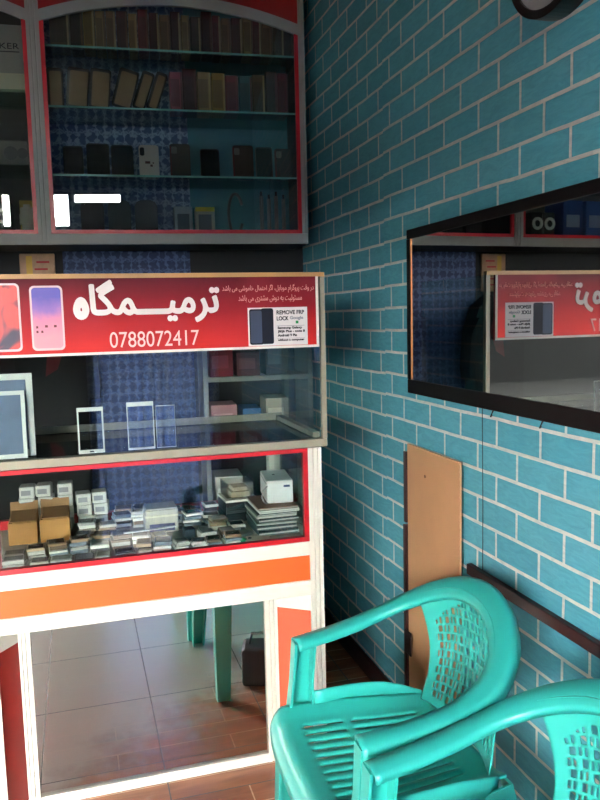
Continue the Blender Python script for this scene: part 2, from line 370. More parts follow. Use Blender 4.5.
# ------------------------------------------------------------------ shop sign
FORMS = {'ا': ('\uFE8D', '\uFE8E'), 'د': ('\uFEA9', '\uFEAA'), 'ر': ('\uFEAD', '\uFEAE'), 'و': ('\uFEED', '\uFEEE'),
         'ت': ('\uFE95', '\uFE96', '\uFE97', '\uFE98'), 'ق': ('\uFED5', '\uFED6', '\uFED7', '\uFED8'), 'پ': ('\uFB56', '\uFB57', '\uFB58', '\uFB59'),
         'گ': ('\uFB92', '\uFB93', '\uFB94', '\uFB95'), 'م': ('\uFEE1', '\uFEE2', '\uFEE3', '\uFEE4'), 'ب': ('\uFE8F', '\uFE90', '\uFE91', '\uFE92'),
         'ی': ('\uFBFC', '\uFBFD', '\uFEF3', '\uFEF4'), 'ل': ('\uFEDD', '\uFEDE', '\uFEDF', '\uFEE0'), 'ح': ('\uFEA1', '\uFEA2', '\uFEA3', '\uFEA4'),
         'خ': ('\uFEA5', '\uFEA6', '\uFEA7', '\uFEA8'), 'ش': ('\uFEB5', '\uFEB6', '\uFEB7', '\uFEB8'), 'س': ('\uFEB1', '\uFEB2', '\uFEB3', '\uFEB4'),
         'ه': ('\uFEE9', '\uFEEA', '\uFEEB', '\uFEEC'), 'ئ': ('\uFE89', '\uFE8A', '\uFE8B', '\uFE8C'), 'ز': ('\uFEAF', '\uFEB0'), 'ن': ('\uFEE5', '\uFEE6', '\uFEE7', '\uFEE8'),
         'ـ': ('ـ',) * 4}
def shape(txt):                   # joined letters, laid out left to right
    out = []
    for i, ch in enumerate(txt):
        if ch not in FORMS: out.append(ch); continue
        f = FORMS[ch]; pj = i > 0 and txt[i - 1] in FORMS and len(FORMS[txt[i - 1]]) == 4
        nj = len(f) == 4 and i + 1 < len(txt) and txt[i + 1] in FORMS
        out.append(f[(3 if nj else 1) if pj else (2 if nj else 0)])
    return ''.join(out[::-1])
def lettering(name, txt, x0, x1, zb, y, m, parent, height=None, bold=0, depth=.0012, fat=0, extra=None):
    cu = bpy.data.curves.new(name, 'FONT'); cu.body = txt; cu.size = 1; cu.extrude = 0; cu.offset = 0
    o = bpy.data.objects.new(name, cu); COL.objects.link(o)
    dg = bpy.context.evaluated_depsgraph_get(); me = bpy.data.meshes.new_from_object(o.evaluated_get(dg))
    bpy.data.objects.remove(o)
    xs = [v.co.x for v in me.vertices]; ys = [v.co.y for v in me.vertices]
    sx = (x1 - x0) / (max(xs) - min(xs)); sy = sx if height is None else height / (max(ys) - min(ys))
    mx, my = min(xs), min(ys)
    for v in me.vertices: v.co = Vector((x0 + (v.co.x - mx) * sx, y, zb + (v.co.y - my) * sy))
    bm = bmesh.new(); bm.from_mesh(me)
    if extra: extra(bm, y)
    if fat:                                         # heavier strokes: the outline laid over itself a little apart
        src = bm.faces[:]
        for k in range(8):
            d = bmesh.ops.duplicate(bm, geom=src)
            bmesh.ops.translate(bm, vec=(fat * math.cos(k * PI / 4), -.00012 * (k + 1), fat * math.sin(k * PI / 4)), verts=[e for e in d['geom'] if isinstance(e, bmesh.types.BMVert)])
    r = bmesh.ops.extrude_face_region(bm, geom=bm.faces[:])
    bmesh.ops.translate(bm, vec=(0, -depth, 0), verts=[e for e in r['geom'] if isinstance(e, bmesh.types.BMVert)])
    bm.to_mesh(me); bm.free(); me.materials.append(m); me.name = name
    q = bpy.data.objects.new(name, me); COL.objects.link(q); q.parent = parent
    if parent.get('_w'): q.matrix_parent_inverse = WM[parent.name].inverted()
    return q
def sign_mat():
    m, nt, b = nodes('printed_red_banner')
    tc = N(nt, 'ShaderNodeTexCoord'); sp = N(nt, 'ShaderNodeSeparateXYZ'); nt.links.new(tc.outputs['Object'], sp.inputs[0])
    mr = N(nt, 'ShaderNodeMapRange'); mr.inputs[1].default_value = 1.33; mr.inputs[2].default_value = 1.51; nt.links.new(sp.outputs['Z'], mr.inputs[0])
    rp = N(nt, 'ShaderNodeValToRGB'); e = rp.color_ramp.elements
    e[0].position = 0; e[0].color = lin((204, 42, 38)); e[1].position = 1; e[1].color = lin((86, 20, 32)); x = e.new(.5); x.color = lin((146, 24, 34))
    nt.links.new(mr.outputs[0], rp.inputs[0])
    wv = N(nt, 'ShaderNodeTexNoise', Scale=5, Detail=1); nt.links.new(tc.outputs['Object'], wv.inputs[0])
    mx = N(nt, 'ShaderNodeMix', data_type='RGBA'); mx.inputs[7].default_value = lin((170, 48, 60))
    mm = N(nt, 'ShaderNodeMapRange'); mm.inputs[1].default_value = .5; mm.inputs[2].default_value = .8; mm.inputs[4].default_value = .6; nt.links.new(wv.outputs[0], mm.inputs[0])
    nt.links.new(mm.outputs[0], mx.inputs[0]); nt.links.new(rp.outputs[0], mx.inputs[6]); nt.links.new(mx.outputs[2], b.inputs['Base Color'])
    b.inputs['Roughness'].default_value = .55; b.inputs['Specular IOR Level'].default_value = .2
    return m
SY = FY - .024
sg = thing('shop_sign', 'red printed banner sign with white lettering and phone pictures on the glass counter', 'sign', (.2, SY, 1.3))
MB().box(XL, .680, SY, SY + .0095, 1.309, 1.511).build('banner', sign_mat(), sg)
MB().box(XL, .680, SY - .001, SY, 1.309, 1.316).box(.672, .680, SY - .001, SY, 1.316, 1.511).build('white_border', P((236, 226, 214), .4), sg)
WT = P((240, 228, 222), .4)
def teardrop(bm, y):                # the round closing letter
    def pt(t, r): return (.021 + (.0175 * r) * math.sin(t), y, 1.429 + (.0235 * r + (.007 * r if math.cos(t) > 0 else 0) * abs(math.cos(t))) * math.cos(t))
    n = 28
    A = [bm.verts.new(pt(2 * PI * i / n, 1)) for i in range(n)]; B = [bm.verts.new(pt(2 * PI * i / n, .30)) for i in range(n)]
    for i in range(n): bm.faces.new((A[i], A[(i + 1) % n], B[(i + 1) % n], B[i]))
lettering('shop_name_lettering', shape('ترمیـــمگا'), .046, .388, 1.392, SY, WT, sg, height=.112, fat=.0032, extra=teardrop)
lettering('phone_number', '0788072417', .090, .330, 1.326, SY, P((240, 206, 200), .4), sg, height=.042)
PK = P((226, 150, 140), .5)
lettering('notice_line', shape('در وقت پروگرام موبایل، اگر احتمال خاموشی می باشد'), .400, .666, 1.466, SY, PK, sg, height=.024)
lettering('notice_line', shape('مسئولیت به دوش مشتری می باشد'), .445, .630, 1.440, SY, PK, sg, height=.021)
def sky_screen():
    m, nt, b = nodes('printed_phone_screen')
    tc = N(nt, 'ShaderNodeTexCoord'); sp = N(nt, 'ShaderNodeSeparateXYZ'); nt.links.new(tc.outputs['Object'], sp.inputs[0])
    mr = N(nt, 'ShaderNodeMapRange'); mr.inputs[1].default_value = 1.335; mr.inputs[2].default_value = 1.495; nt.links.new(sp.outputs['Z'], mr.inputs[0])
    ns = N(nt, 'ShaderNodeTexNoise', Scale=22, Detail=3); nt.links.new(tc.outputs['Object'], ns.inputs[0])
    ad = N(nt, 'ShaderNodeMath', operation='MULTIPLY_ADD'); ad.inputs[1].default_value = .35; nt.links.new(ns.outputs[0], ad.inputs[0]); nt.links.new(mr.outputs[0], ad.inputs[2])
    rp = N(nt, 'ShaderNodeValToRGB'); e = rp.color_ramp.elements; e[0].position = .3; e[0].color = lin((230, 150, 160)); e[1].position = 1; e[1].color = lin((96, 84, 172))
    x = e.new(.62); x.color = lin((224, 132, 158)); x = e.new(.8); x.color = lin((150, 104, 178))
    nt.links.new(ad.outputs[0], rp.inputs[0]); nt.links.new(rp.outputs[0], b.inputs['Base Color']); b.inputs['Roughness'].default_value = .35
    return m
def art_screen():
    m, nt, b = nodes('printed_abstract_screen')
    tc = N(nt, 'ShaderNodeTexCoord'); ns = N(nt, 'ShaderNodeTexNoise', Scale=9, Detail=2, Distortion=1.2); nt.links.new(tc.outputs['Object'], ns.inputs[0])
    rp = N(nt, 'ShaderNodeValToRGB'); e = rp.color_ramp.elements; rp.color_ramp.interpolation = 'EASE'
    e[0].position = .40; e[0].color = lin((54, 40, 62)); e[1].position = .55; e[1].color = lin((226, 72, 66))
    nt.links.new(ns.outputs[0], rp.inputs[0]); nt.links.new(rp.outputs[0], b.inputs['Base Color']); b.inputs['Roughness'].default_value = .35
    return m
def rrect(x0, x1, z0, z1, r, n=5):
    pts = []
    for cx, cz, a in ((x1 - r, z1 - r, 0), (x0 + r, z1 - r, 90), (x0 + r, z0 + r, 180), (x1 - r, z0 + r, 270)):
        for i in range(n + 1): t = math.radians(a + 90 * i / n); pts.append((cx + r * math.cos(t), cz + r * math.sin(t)))
    return pts
def sign_phone(x0, x1, z0, z1, m, icons):
    p = MB().slab(rrect(x0, x1, z0, z1, .012), SY - .001, SY).build('phone_picture', P((222, 190, 190), .4), sg)
    MB().slab(rrect(x0 + .005, x1 - .005, z0 + .006, z1 - .005, .009), SY - .0016, SY - .001).build('screen_picture', m, p)
    if icons:
        mb = MB()
        for i, (dx, dz) in enumerate(((.012, .058), (.034, .060), (.056, .060), (.012, .046), (.024, .046))):
            mb.box(x0 + dx, x0 + dx + (.007 if i in (1, 2) else .005), SY - .002, SY - .0016, z0 + dz, z0 + dz + .006)
        mb.build('icons', P((110, 40, 44), .5), p)
sign_phone(-.106, -.024, 1.325, 1.493, sky_screen(), True)
sign_phone(-.225, -.130, 1.325, 1.500, art_screen(), False)
cd = MB().box(.470, .645, SY - .001, SY, 1.317, 1.425).build('picture_card', P((236, 226, 222), .6, spec=.2), sg)
MB().slab(rrect(.474, .514, 1.321, 1.421, .006), SY - .0018, SY - .001).slab(rrect(.508, .544, 1.322, 1.423, .006), SY - .0016, SY - .001).build('dark_phone_picture', P((28, 30, 40), .6, spec=.15), cd)
MB().slab(rrect(.477, .510, 1.325, 1.417, .005), SY - .0022, SY - .0018).build('screen_picture', P((66, 74, 92), .6, spec=.15), cd)
INK = P((44, 26, 30), .6)
for t, x0, x1, z, h, mm in (('REMOVE FRP', 0.554, 0.635, 1.405, .011, INK), ('LOCK', 0.554, 0.588, 1.388, .011, INK), ('Google', 0.593, 0.632, 1.388, .011, P((150, 150, 156), .6)),
                      ('Samsung Galaxy', 0.556, 0.628, 1.362, .008, INK), ('J8/J6 Plus - note 8', 0.556, 0.636, 1.352, .008, INK), ('Android 9 Pie', 0.556, 0.612, 1.342, .007, INK), ('without a computer', 0.556, 0.634, 1.328, .007, INK)):
    lettering('card_lettering', t, x0, x1, z, SY - .001, mm, cd, height=h, depth=.0006, fat=.0005)
MB().box(0.610, 0.618, SY - .0016, SY - .001, 1.378, 1.386).build('green_mark', P((40, 150, 80), .5), cd)
MB().box(0.554, 0.636, SY - .0014, SY - .001, 1.372, 1.3728).box(0.554, 0.636, SY - .0014, SY - .001, 1.3365, 1.337).build('ruled_line', INK, cd)

# ------------------------------------------------------------------ touch screens standing in the glass case
def digitizer(name, x0, x1, h, y, lean, label, bw, bt, bb, screen, home=True):
    w = x1 - x0
    t = thing(name, label, 'screen', (x0 + w / 2, y, 1.0365), world=False, rx=-lean, group=None)
    mb = MB(); d = .004
    mb.box(-w / 2, w / 2, 0, d, 0, bb).box(-w / 2, w / 2, 0, d, h - bt, h).box(-w / 2, -w / 2 + bw, 0, d, bb, h - bt).box(w / 2 - bw, w / 2, 0, d, bb, h - bt)
    mb.build('white_bezel', P((226, 224, 214), .35), t)
    MB().box(-w / 2 + bw, w / 2 - bw, .001, .003, bb, h - bt).build('screen_glass', screen, t)
    if home: MB().slab(rrect(-.006, .006, bb * .3, bb * .7, .002), -.0005, .0005).build('home_button', M['black'], t)
    return t
SGL = glass('touch_screen_glass', (.82, .86, .92), f0=.05)
TGL = plain('tablet_screen', (112, 124, 146), .12, var=.25, scale=14)
digitizer('touch_screen', -.006, .064, .127, 2.12, .06, 'small white framed phone touch screen beside the dark gap in upper glass case', .0045, .011, .010, SGL)
digitizer('touch_screen', .128, .202, .134, 2.125, .06, 'wider white framed phone touch screen standing against blue pattern in upper case', .0022, .012, .006, SGL, False)
digitizer('touch_screen', .208, .262, .120, 2.13, .06, 'frameless clear phone touch screen right of the wider white one', .0008, .0016, .0016, SGL, False)
digitizer('tablet_screen', -.375, -.118, .226, 2.155, .05, 'taller white framed tablet screen at the back of the pair', .017, .017, .018, TGL, False)
digitizer('tablet_screen', -.335, -.138, .182, 2.125, .05, 'shorter white framed tablet screen in front of the taller one', .010, .011, .012, TGL, False)
exec_items = []

# ------------------------------------------------------------------ goods in the lower glass case
DZ0 = .7225
G1 = 'salvaged phone parts in the lower glass case'
def carton(x0, x1, y0, y1, h, label):
    t = thing('cardboard_box', label, 'box', ((x0 + x1) / 2, (y0 + y1) / 2, DZ0), group='open cardboard boxes')
    k = P((196, 140, 78), .75, bump=.1); w = .004; z0 = DZ0; z1 = DZ0 + h
    MB().box(x0, x1, y0, y0 + w, z0, z1).box(x0, x1, y1 - w, y1, z0, z1).box(x0, x0 + w, y0 + w, y1 - w, z0, z1).box(x1 - w, x1, y0 + w, y1 - w, z0, z1).box(x0 + w, x1 - w, y0 + w, y1 - w, z0, z0 + w).build('box_body', k, t)
    T = Matrix.Translation((0, y1 - w, z1)) @ Matrix.Rotation(math.radians(-28), 4, 'X')
    MB().box(x0, x1, 0, .003, 0, .044, T=T).build('flap', P((176, 132, 88), .8), t)
    T = Matrix.Translation((x0, 0, z1)) @ Matrix.Rotation(math.radians(24), 4, 'Y')
    MB().box(0, .003, y0 + .004, y1 - .006, 0, .02, T=T).build('flap', P((176, 132, 88), .8), t)
    T = Matrix.Translation((0, y0 + .001, z1 + .003)) @ Matrix.Rotation(math.radians(7), 4, 'X')
    MB().box(x0 + .006, x1 - .004, 0, y1 - y0 - .014, 0, .003, T=T).build('flap', P((168, 124, 80), .8), t)
carton(-.226, -.142, 2.39, 2.50, .068, 'left of the two open brown cardboard boxes in glass case')
carton(-.134, -.046, 2.39, 2.50, .071, 'right of the two open brown cardboard boxes in glass case')
def block(name, x, y, z, sx, sy, sz, col, label, cat, rz=0, group=None, rough=.5, parts=None, rx=0, ry=0):
    t = thing(name, label, cat, (x, y, z), rz=rz, group=group, world=False, rx=rx, ry=ry)
    MB().box(-sx / 2, sx / 2, -sy / 2, sy / 2, 0, sz, min(sx, sy, sz) * .12).build('body', P(col, rough), t)
    for (nm, a, b, c, d, e, f, cc) in (parts or []): MB().box(a, b, c, d, e, f).build(nm, P(cc, .4), t)
    return t
# white parts boxes stacked at the back
k = 0
for bx, n in ((-.175, 4), (-.118, 4), (-.058, 4), (.0, 3), (.052, 3)):
    for i in range(n):
        w = .047
        block('parts_box', bx + random.uniform(-.004, .004), 2.544 + random.uniform(-.006, .006), DZ0 + i * .0385, w, .06, .038, (226, 222, 212),
              'small white parts box, %s up in the %s stack behind the cardboard boxes' % (ORD[i], ORD[(-.175, -.118, -.058, .0, .052).index(bx)]), 'box', rz=random.uniform(-.1, .1), group='white parts boxes at the back of the case',
              parts=[('label_print', -w / 2 + .006, w / 2 - .012, -.0306, -.0298, .010, .026, (150, 148, 150))])
# rows of thin screens
PAL = [(222, 216, 204), (182, 178, 170), (84, 80, 78), (234, 222, 198), (208, 176, 138), (126, 138, 150), (164, 136, 106), (244, 238, 226), (112, 94, 78), (206, 202, 194)]
NM = {0: 'pale grey', 1: 'steel grey', 2: 'charcoal', 3: 'cream', 4: 'tan', 5: 'slate blue', 6: 'brown', 7: 'white', 8: 'dark brown', 9: 'silver'}
def phone_slab(x, y, z, w, l, h, rz, ci, label, rx=0, ry=0):
    c = PAL[ci]
    t = thing('phone_screen', label, 'phone part', (x, y, z), rz=rz, group=G1, world=False, rx=rx, ry=ry)
    MB().box(-w / 2, w / 2, -l / 2, l / 2, 0, h, h * .2).build('casing', P(c, .35), t)
    dk = (40, 44, 54) if sum(c) > 300 else (150, 150, 150)
    MB().box(-w / 2 + .004, w / 2 - .004, -l / 2 + .008, l / 2 - .006, h, h + .0006).build('screen', P(dk if random.random() < .45 else tuple(int(v * .86) for v in c), .2), t)
    return t
rows = [(2.185, 'front row', -.225, .42, 3), (2.255, 'second row', -.23, .40, 4), (2.325, 'third row', -.03, .47, 4), (2.405, 'fourth row', -.02, .40, 5), (2.48, 'rear row', .085, .40, 6), (2.548, 'hindmost row', .095, .33, 5)]
for ry_, rn, xa, xb, hmax in rows:
    x = xa; si = 0
    while x < xb:
        w = random.uniform(.044, .062); n = random.randint(max(1, hmax - 2), hmax); z = DZ0
        if rn == 'second row' and .23 < x + w / 2 < .38: x += .05; continue
        if rn == 'third row' and .14 < x + w / 2 < .38: x += .05; continue
        if rn == 'fourth row' and .12 < x + w < .30: x += .05; continue
        for i in range(n):
            h = random.uniform(.007, .012); ci = random.randrange(len(PAL))
            tilt = 0
            phone_slab(x + w / 2 + random.uniform(-.004, .004), ry_ + random.uniform(-.005, .005), z, w - .004, random.uniform(.05, .062), h, random.uniform(-.15, .15), ci,
                       '%s phone screen, %s up in the %s pile of the case%ss %s' % (NM[ci], ORD[i], ORD[si], chr(39), rn))
            z += h + .0008
        x += w + .004; si += 1
# cream box with a dark label in the middle
t = thing('cream_box', 'cream plastic box with dark blue label amid the phone parts', 'box', (.235, 2.405, DZ0), world=False)
MB().box(-.052, .052, -.045, .045, 0, .075, .004).build('body', P((206, 196, 166), .4), t)
MB().box(-.040, .040, -.0462, -.045, .006, .030).build('dark_label', P((40, 48, 84), .5), t)
MB().box(-.053, .053, -.047, .046, .052, .0585).build('lid_seam', P((236, 226, 190), .4), t)
MB().box(-.048, .048, -.042, .042, .075, .079).build('lid', P((176, 172, 156), .4), t)
# tall pile at the right end
PILE = [((26, 28, 32), .016), ((40, 44, 50), .015), ((150, 160, 150), .008), ((34, 36, 40), .012), ((210, 206, 190), .008), ((64, 60, 58), .008), ((226, 222, 210), .010), ((140, 92, 62), .006)]
PN = ['black', 'charcoal', 'grey green', 'black edged', 'cream', 'dark brown', 'white', 'brown topped']
z = DZ0
for i, (c, h) in enumerate(PILE):
    block('tablet', .578 + random.uniform(-.006, .004), 2.295 + random.uniform(-.006, .006), z, .128, .17, h, c, '%s tablet, %s up in the tall pile at the right of the case' % (PN[i], ORD[i]), 'tablet', rz=random.uniform(-.05, .03), group='tablets piled at the right end of the case', rough=.3,
          parts=[('edge_strip', -.064, .064, -.0862, -.085, h * .3, h * .6, (190, 188, 180))]); z += h + .0006
zt = z
t = thing('power_supply', 'white boxed power supply on top of the tablet pile', 'charger', (.606, 2.335, zt), rz=-.12, world=False)
MB().box(-.043, .043, -.085, .085, 0, .074, .005).build('case', P((232, 228, 222), .4), t)
MB().box(-.040, .040, -.0864, -.085, .006, .064).build('front_plate', P((240, 238, 234), .35), t)
MB().box(.012, .032, -.0872, -.0864, .052, .059).build('blue_mark', P((50, 60, 100), .4), t)
MB().box(-.044, .044, -.083, .083, .0645, .0665).build('lid_gap', P((120, 118, 120), .5), t)
MB().box(-.012, -.004, 0, .012, .074, .0748).build('dark_mark', M['black'], t)
MB().tube([(-.040, -.086, .058), (-.054, -.095, .048), (-.060, -.097, .026), (-.052, -.095, .010), (-.042, -.092, .003)], .003).build('cable', P((200, 198, 196), .5), t)
TRY = glass('clear_plastic', (.92, .92, .90), f0=.05, haze=.12)
z = DZ0
for i, (c, h) in enumerate([((34, 34, 38), .03), ((60, 58, 56), .012), ((30, 32, 38), .024), ((228, 222, 206), .008)]):
    block('parts_case', .500, 2.455, z, .11, .12, h, c, '%s flat case, %s up in the pile behind the tablets' % (['black', 'dark grey', 'jet black', 'cream'][i], ORD[i]), 'case', group='flat cases piled behind the tablets', rz=.05, rough=.35); z += h + .0006
t = thing('parts_tray', 'clear plastic tray of beige parts beside the white power supply', 'tray', (.500, 2.46, z), rz=.05, world=False)
mb = MB(); mb.box(-.045, .045, -.05, .05, 0, .002)
for a in ((-.045, -.043, -.05, .05), (.043, .045, -.05, .05), (-.043, .043, -.05, -.048), (-.043, .043, .048, .05)): mb.box(*a, .002, .052)
mb.build('tray_body', TRY, t)
MB().box(-.030, .034, -.040, .036, .0022, .02, .002).box(-.02, .03, -.03, .03, .0202, .034, .002).build('beige_parts', P((214, 186, 138), .6), t)
# odd bits lying in front
block('ruler', .185, 2.222, DZ0 + .052, .155, .010, .003, (232, 230, 222), 'long white plastic strip lying across the phone piles', 'ruler', rz=.06, ry=-.02)
t = thing('screw_cap', 'small bright green cap by the front glass', 'cap', (.452, 2.165, DZ0), world=False)
MB().disc((0, 0, 0), 0, .0135, (0, 0, 1), .012, 24).build('cap', P((20, 166, 92), .4), t)
MB().disc((0, 0, .012), .004, .009, (0, 0, 1), .002, 20).build('rim', P((60, 190, 120), .4), t)
for i, (x, y, w, rz, c, lb) in enumerate([(.50, 2.165, .075, -.28, (216, 200, 178), 'cream plastic frame leaning along the front glass beside green cap'), (.455, 2.235, .085, .5, (150, 152, 150), 'grey phone back lying askew behind the green cap'),
        (.43, 2.30, .08, .35, (176, 178, 172), 'silver phone back lying flat before the cream box'), (.40, 2.37, .09, -.3, (120, 118, 116), 'dull grey phone back right of the cream box'), (.39, 2.47, .08, .2, (206, 196, 184), 'pale phone back propped at the rear of the case')]):
    block('phone_cover_plate', x, y, DZ0, w, .045, .010, c, lb, 'phone part', rz=rz, rough=.3, parts=[('camera_hole', -w / 2 + .008, -w / 2 + .018, -.008, .008, .010, .0106, (30, 30, 34))])
block('paper_slip', .315, 2.175, DZ0 + .0, .06, .03, .002, (236, 234, 226), 'white paper slip lying along the front glass', 'paper', rz=-.1)
block('receipt_book', .36, 2.26, DZ0, .05, .05, .022, (212, 206, 196), 'small cream pad with a grey cover near the front glass', 'pad', rz=.1, parts=[('cover', -.018, .018, -.02, .02, .022, .0228, (96, 98, 100))])
block('adaptor', .305, 2.262, DZ0, .034, .04, .036, (54, 62, 72), 'dark slate plug adaptor left of the cream pad', 'adaptor', rz=.1, parts=[('pin', -.008, -.004, .02, .03, .016, .020, (190, 190, 190)), ('pin', .004, .008, .02, .03, .016, .020, (190, 190, 190))])
block('red_pouch', .44, 2.545, DZ0, .16, .05, .034, (196, 34, 34), 'flat bright red packet at the rear of the glass case', 'packet')
# ------------------------------------------------------------------ wall cabinet
CY = 3.10
cb = bpy.data.objects.new('wall_cabinet', None); COL.objects.link(cb)
cb.matrix_world = TB @ Matrix.Translation((.45, CY, 1.70)); cb['_w'] = 1; WM[cb.name] = Matrix.Translation((.45, CY, 1.70))
tag(cb, 'grey and red glass-fronted wall cabinet with arched bays above the counter', 'cabinet')
CX0, CX1, CT = -.99, .965, 2.92
MB().box(CX1 - .02, CX1, CY + .012, 3.4, 1.70, CT).box(CX0, CX0 + .02, CY + .012, 3.4, 1.70, CT).box(CX0 + .02, CX1 - .02, CY + .012, 3.4, CT - .02, CT).box(CX0 + .02, CX1 - .02, CY + .012, 3.4, 1.70, 1.742).box(-.10, -.08, CY + .012, 3.388, 1.742, CT - .02).build('carcass', M['dark'], cb)
MB().box(-.078, .50, 3.388, 3.4, 1.742, CT - .02).build('painted_reflection_back', M['damask'], cb)  # damask reflected in the cabinet glass, painted on this back
MB().box(.50, CX1 - .02, 3.388, 3.4, 1.742, CT - .02).build('teal_back', M['teal'], cb)
MB().box(CX0 + .02, -.10, 3.388, 3.4, 1.742, CT - .02).build('grey_back', P((96, 92, 88), .7), cb)
MB().box(CX0, CX1, CY, CY + .014, 1.70, 1.742, .002).build('bottom_rail', M['grey'], cb)
MB().prism(grooved(.940, CX1, CY - .004, CY + .014, 1), 1.742, CT).build('stile', M['grey'], cb)
MB().prism(grooved(-.114, -.066, CY - .004, CY + .014, 2), 1.70, CT).build('mullion', M['grey'], cb)
MB().prism(grooved(CX0, CX0 + .03, CY - .004, CY + .014, 1), 1.742, CT).build('stile', M['grey'], cb)
def bay(x0, x1):
    za, rise, th = 2.535, .085, .042
    xc, hw = (x0 + x1) / 2, (x1 - x0) / 2
    f = lambda x: za + rise * (1 - ((x - xc) / hw) ** 2)
    xs = [x0 + (x1 - x0) * i / 32 for i in range(33)]
    mb = MB()
    for i in range(32):
        a, b = xs[i], xs[i + 1]
        mb.slab([(a, f(a)), (b, f(b)), (b, f(b) + th), (a, f(a) + th)], CY - .002, CY + .014)
    bmesh.ops.remove_doubles(mb.bm, verts=mb.bm.verts, dist=1e-5)
    mb.build('arch', M['grey'], cb)
    mb = MB()
    for i in range(32):
        a, b = xs[i], xs[i + 1]
        mb.slab([(a, f(a) + th), (b, f(b) + th), (b, CT), (a, CT)], CY + .002, CY + .012)
    bmesh.ops.remove_doubles(mb.bm, verts=mb.bm.verts, dist=1e-5)
    mb.build('spandrel', M['red'], cb)
    t = .016
    MB().box(x0, x1, CY + .001, CY + .012, 1.742, 1.757).box(x0, x0 + t, CY + .001, CY + .012, 1.757, f(x0) + .004).box(x1 - t, x1, CY + .001, CY + .012, 1.757, f(x1) + .004).build('red_trim', M['trim'], cb)
    p = [(x0 + t, 1.757), (x1 - t, 1.757)] + [(x, f(min(max(x, x0 + t), x1 - t)) + .002) for x in [x1 - t] + xs[31:0:-1] + [x0 + t]]
    MB().slab(p, CY + .005, CY + .010).build('glass_pane', M['glass2'], cb)
bay(-.066, .940); bay(CX0 + .03, -.114)
SH = [1.967, 2.226, 2.452]
for zz in SH:
    sh = MB().box(-.076, .942, CY + .02, 3.384, zz, zz + .007).build('glass_shelf', M['shelfglass'], cb)
    MB().box(-.076, .942, CY + .0185, CY + .02, zz, zz + .007).build('shelf_edge', P((120, 186, 178), .3), sh)
for zz in (2.00, 2.28):
    MB().box(CX0 + .024, -.104, CY + .02, 3.384, zz, zz + .007).build('glass_shelf', M['shelfglass'], cb)

def intb(x, y, z, rz=0, rx=0, ry=0): return atb(x, y, z), rz + SKEW
def cover_pack(x, y, z, w, h, d, col, edge, label, ry=0, group=None, window=None, rz=0):
    col = tuple(int(v * .74) for v in col); edge = tuple(int(v * .9) for v in edge)
    p, r = intb(x, y, z, rz)
    t = thing('phone_cover_pack', label, 'phone cover', p, rz=r, group=group, world=False, ry=ry)
    MB().box(-w / 2, w / 2, 0, d, 0, h, .002).build('pack', P(col, .45), t)
    MB().box(w / 2 - .007, w / 2 - .001, -.0012, 0, .004, h - .004).build('pale_edge', P(edge, .5), t)
    MB().box(-w / 2 + .004, w / 2 - .011, -.0008, 0, h * .12, h * .82).build('print', P(window or tuple(int(v * .7) for v in col), .4), t)
    return t
CN = [((112, 84, 58), 'brown'), ((140, 44, 58), 'crimson'), ((168, 120, 84), 'tan'), ((96, 30, 36), 'maroon'), ((190, 150, 100), 'beige'), ((196, 90, 110), 'pink'), ((70, 50, 40), 'dark brown'), ((176, 136, 60), 'mustard')]
x = -.035; i = 0
order = [0, 6, 7, 4, 2, 3, 4, 1, 3, 2, 3, 4, 6, 3, 1, 2, 3, 4, 1, 2, 0, 3, 4, 2]
while x < .90:
    w = (.075, .05, .045, .04)[i] if i < 4 else random.uniform(.034, .046)
    col, cn = CN[order[i % len(order)]]
    cover_pack(x + w / 2, CY + .05 + random.uniform(0, .02), SH[2] + .0072, w - .003, random.uniform(.145, .168), .09, col, (190, 168, 136) if i % 2 == 0 else (120, 92, 76), '%s phone cover pack on the top glass shelf, %s from the left' % (cn, ORD[i]), group='phone cover packs on the top shelf'); x += w + .001; i += 1
# middle shelf: leaning dark covers, then packs
x = -.055
for i in range(6):
    a = (0, .10, .10, .28, .34, .34)[i]; w = (.06, .085, .08, .078, .05, .045)[i]
    p, r = intb(x, CY + .06, SH[1] + .0072 + (w * math.sin(a) if a else 0) * .0)
    t = thing('phone_cover', 'brown phone cover with black rim on the middle shelf, %s from the left, leaning right' % ORD[i], 'phone cover', p + Vector((0, 0, 0)), rz=r, ry=a, group='black rimmed phone covers leaning on the middle shelf', world=False)
    MB().slab(rrect(0, w, 0, .152, .010), 0, .012, T=Matrix.Translation((0, 0, w * math.sin(a)))).build('rim', M['black'], t)
    MB().slab(rrect(.010, w - .006, .008, .140, .006), -.001, 0, T=Matrix.Translation((0, 0, w * math.sin(a)))).build('inlay', P((128, 98, 66), .5), t)
    x += w * .88 + .012
x += .05; i = 0
order = [5, 3, 4, 7, 1, 8, 0, 6, 1, 5, 2, 3, 4, 0]
CN.append(((40, 110, 120), 'teal'))
while x < .90:
    w = random.uniform(.045, .06)
    col, cn = CN[order[i % len(order)]]
    cover_pack(x + w / 2, CY + .05 + random.uniform(0, .02), SH[1] + .0072, w - .003, random.uniform(.145, .172), .09, col, (196, 170, 120) if i in (2, 3, 6, 11, 12) else (110, 64, 66), '%s phone cover pack on the middle glass shelf, %s after the leaning covers' % (cn, ORD[i]), group='phone cover packs on the middle shelf'); x += w + .001; i += 1
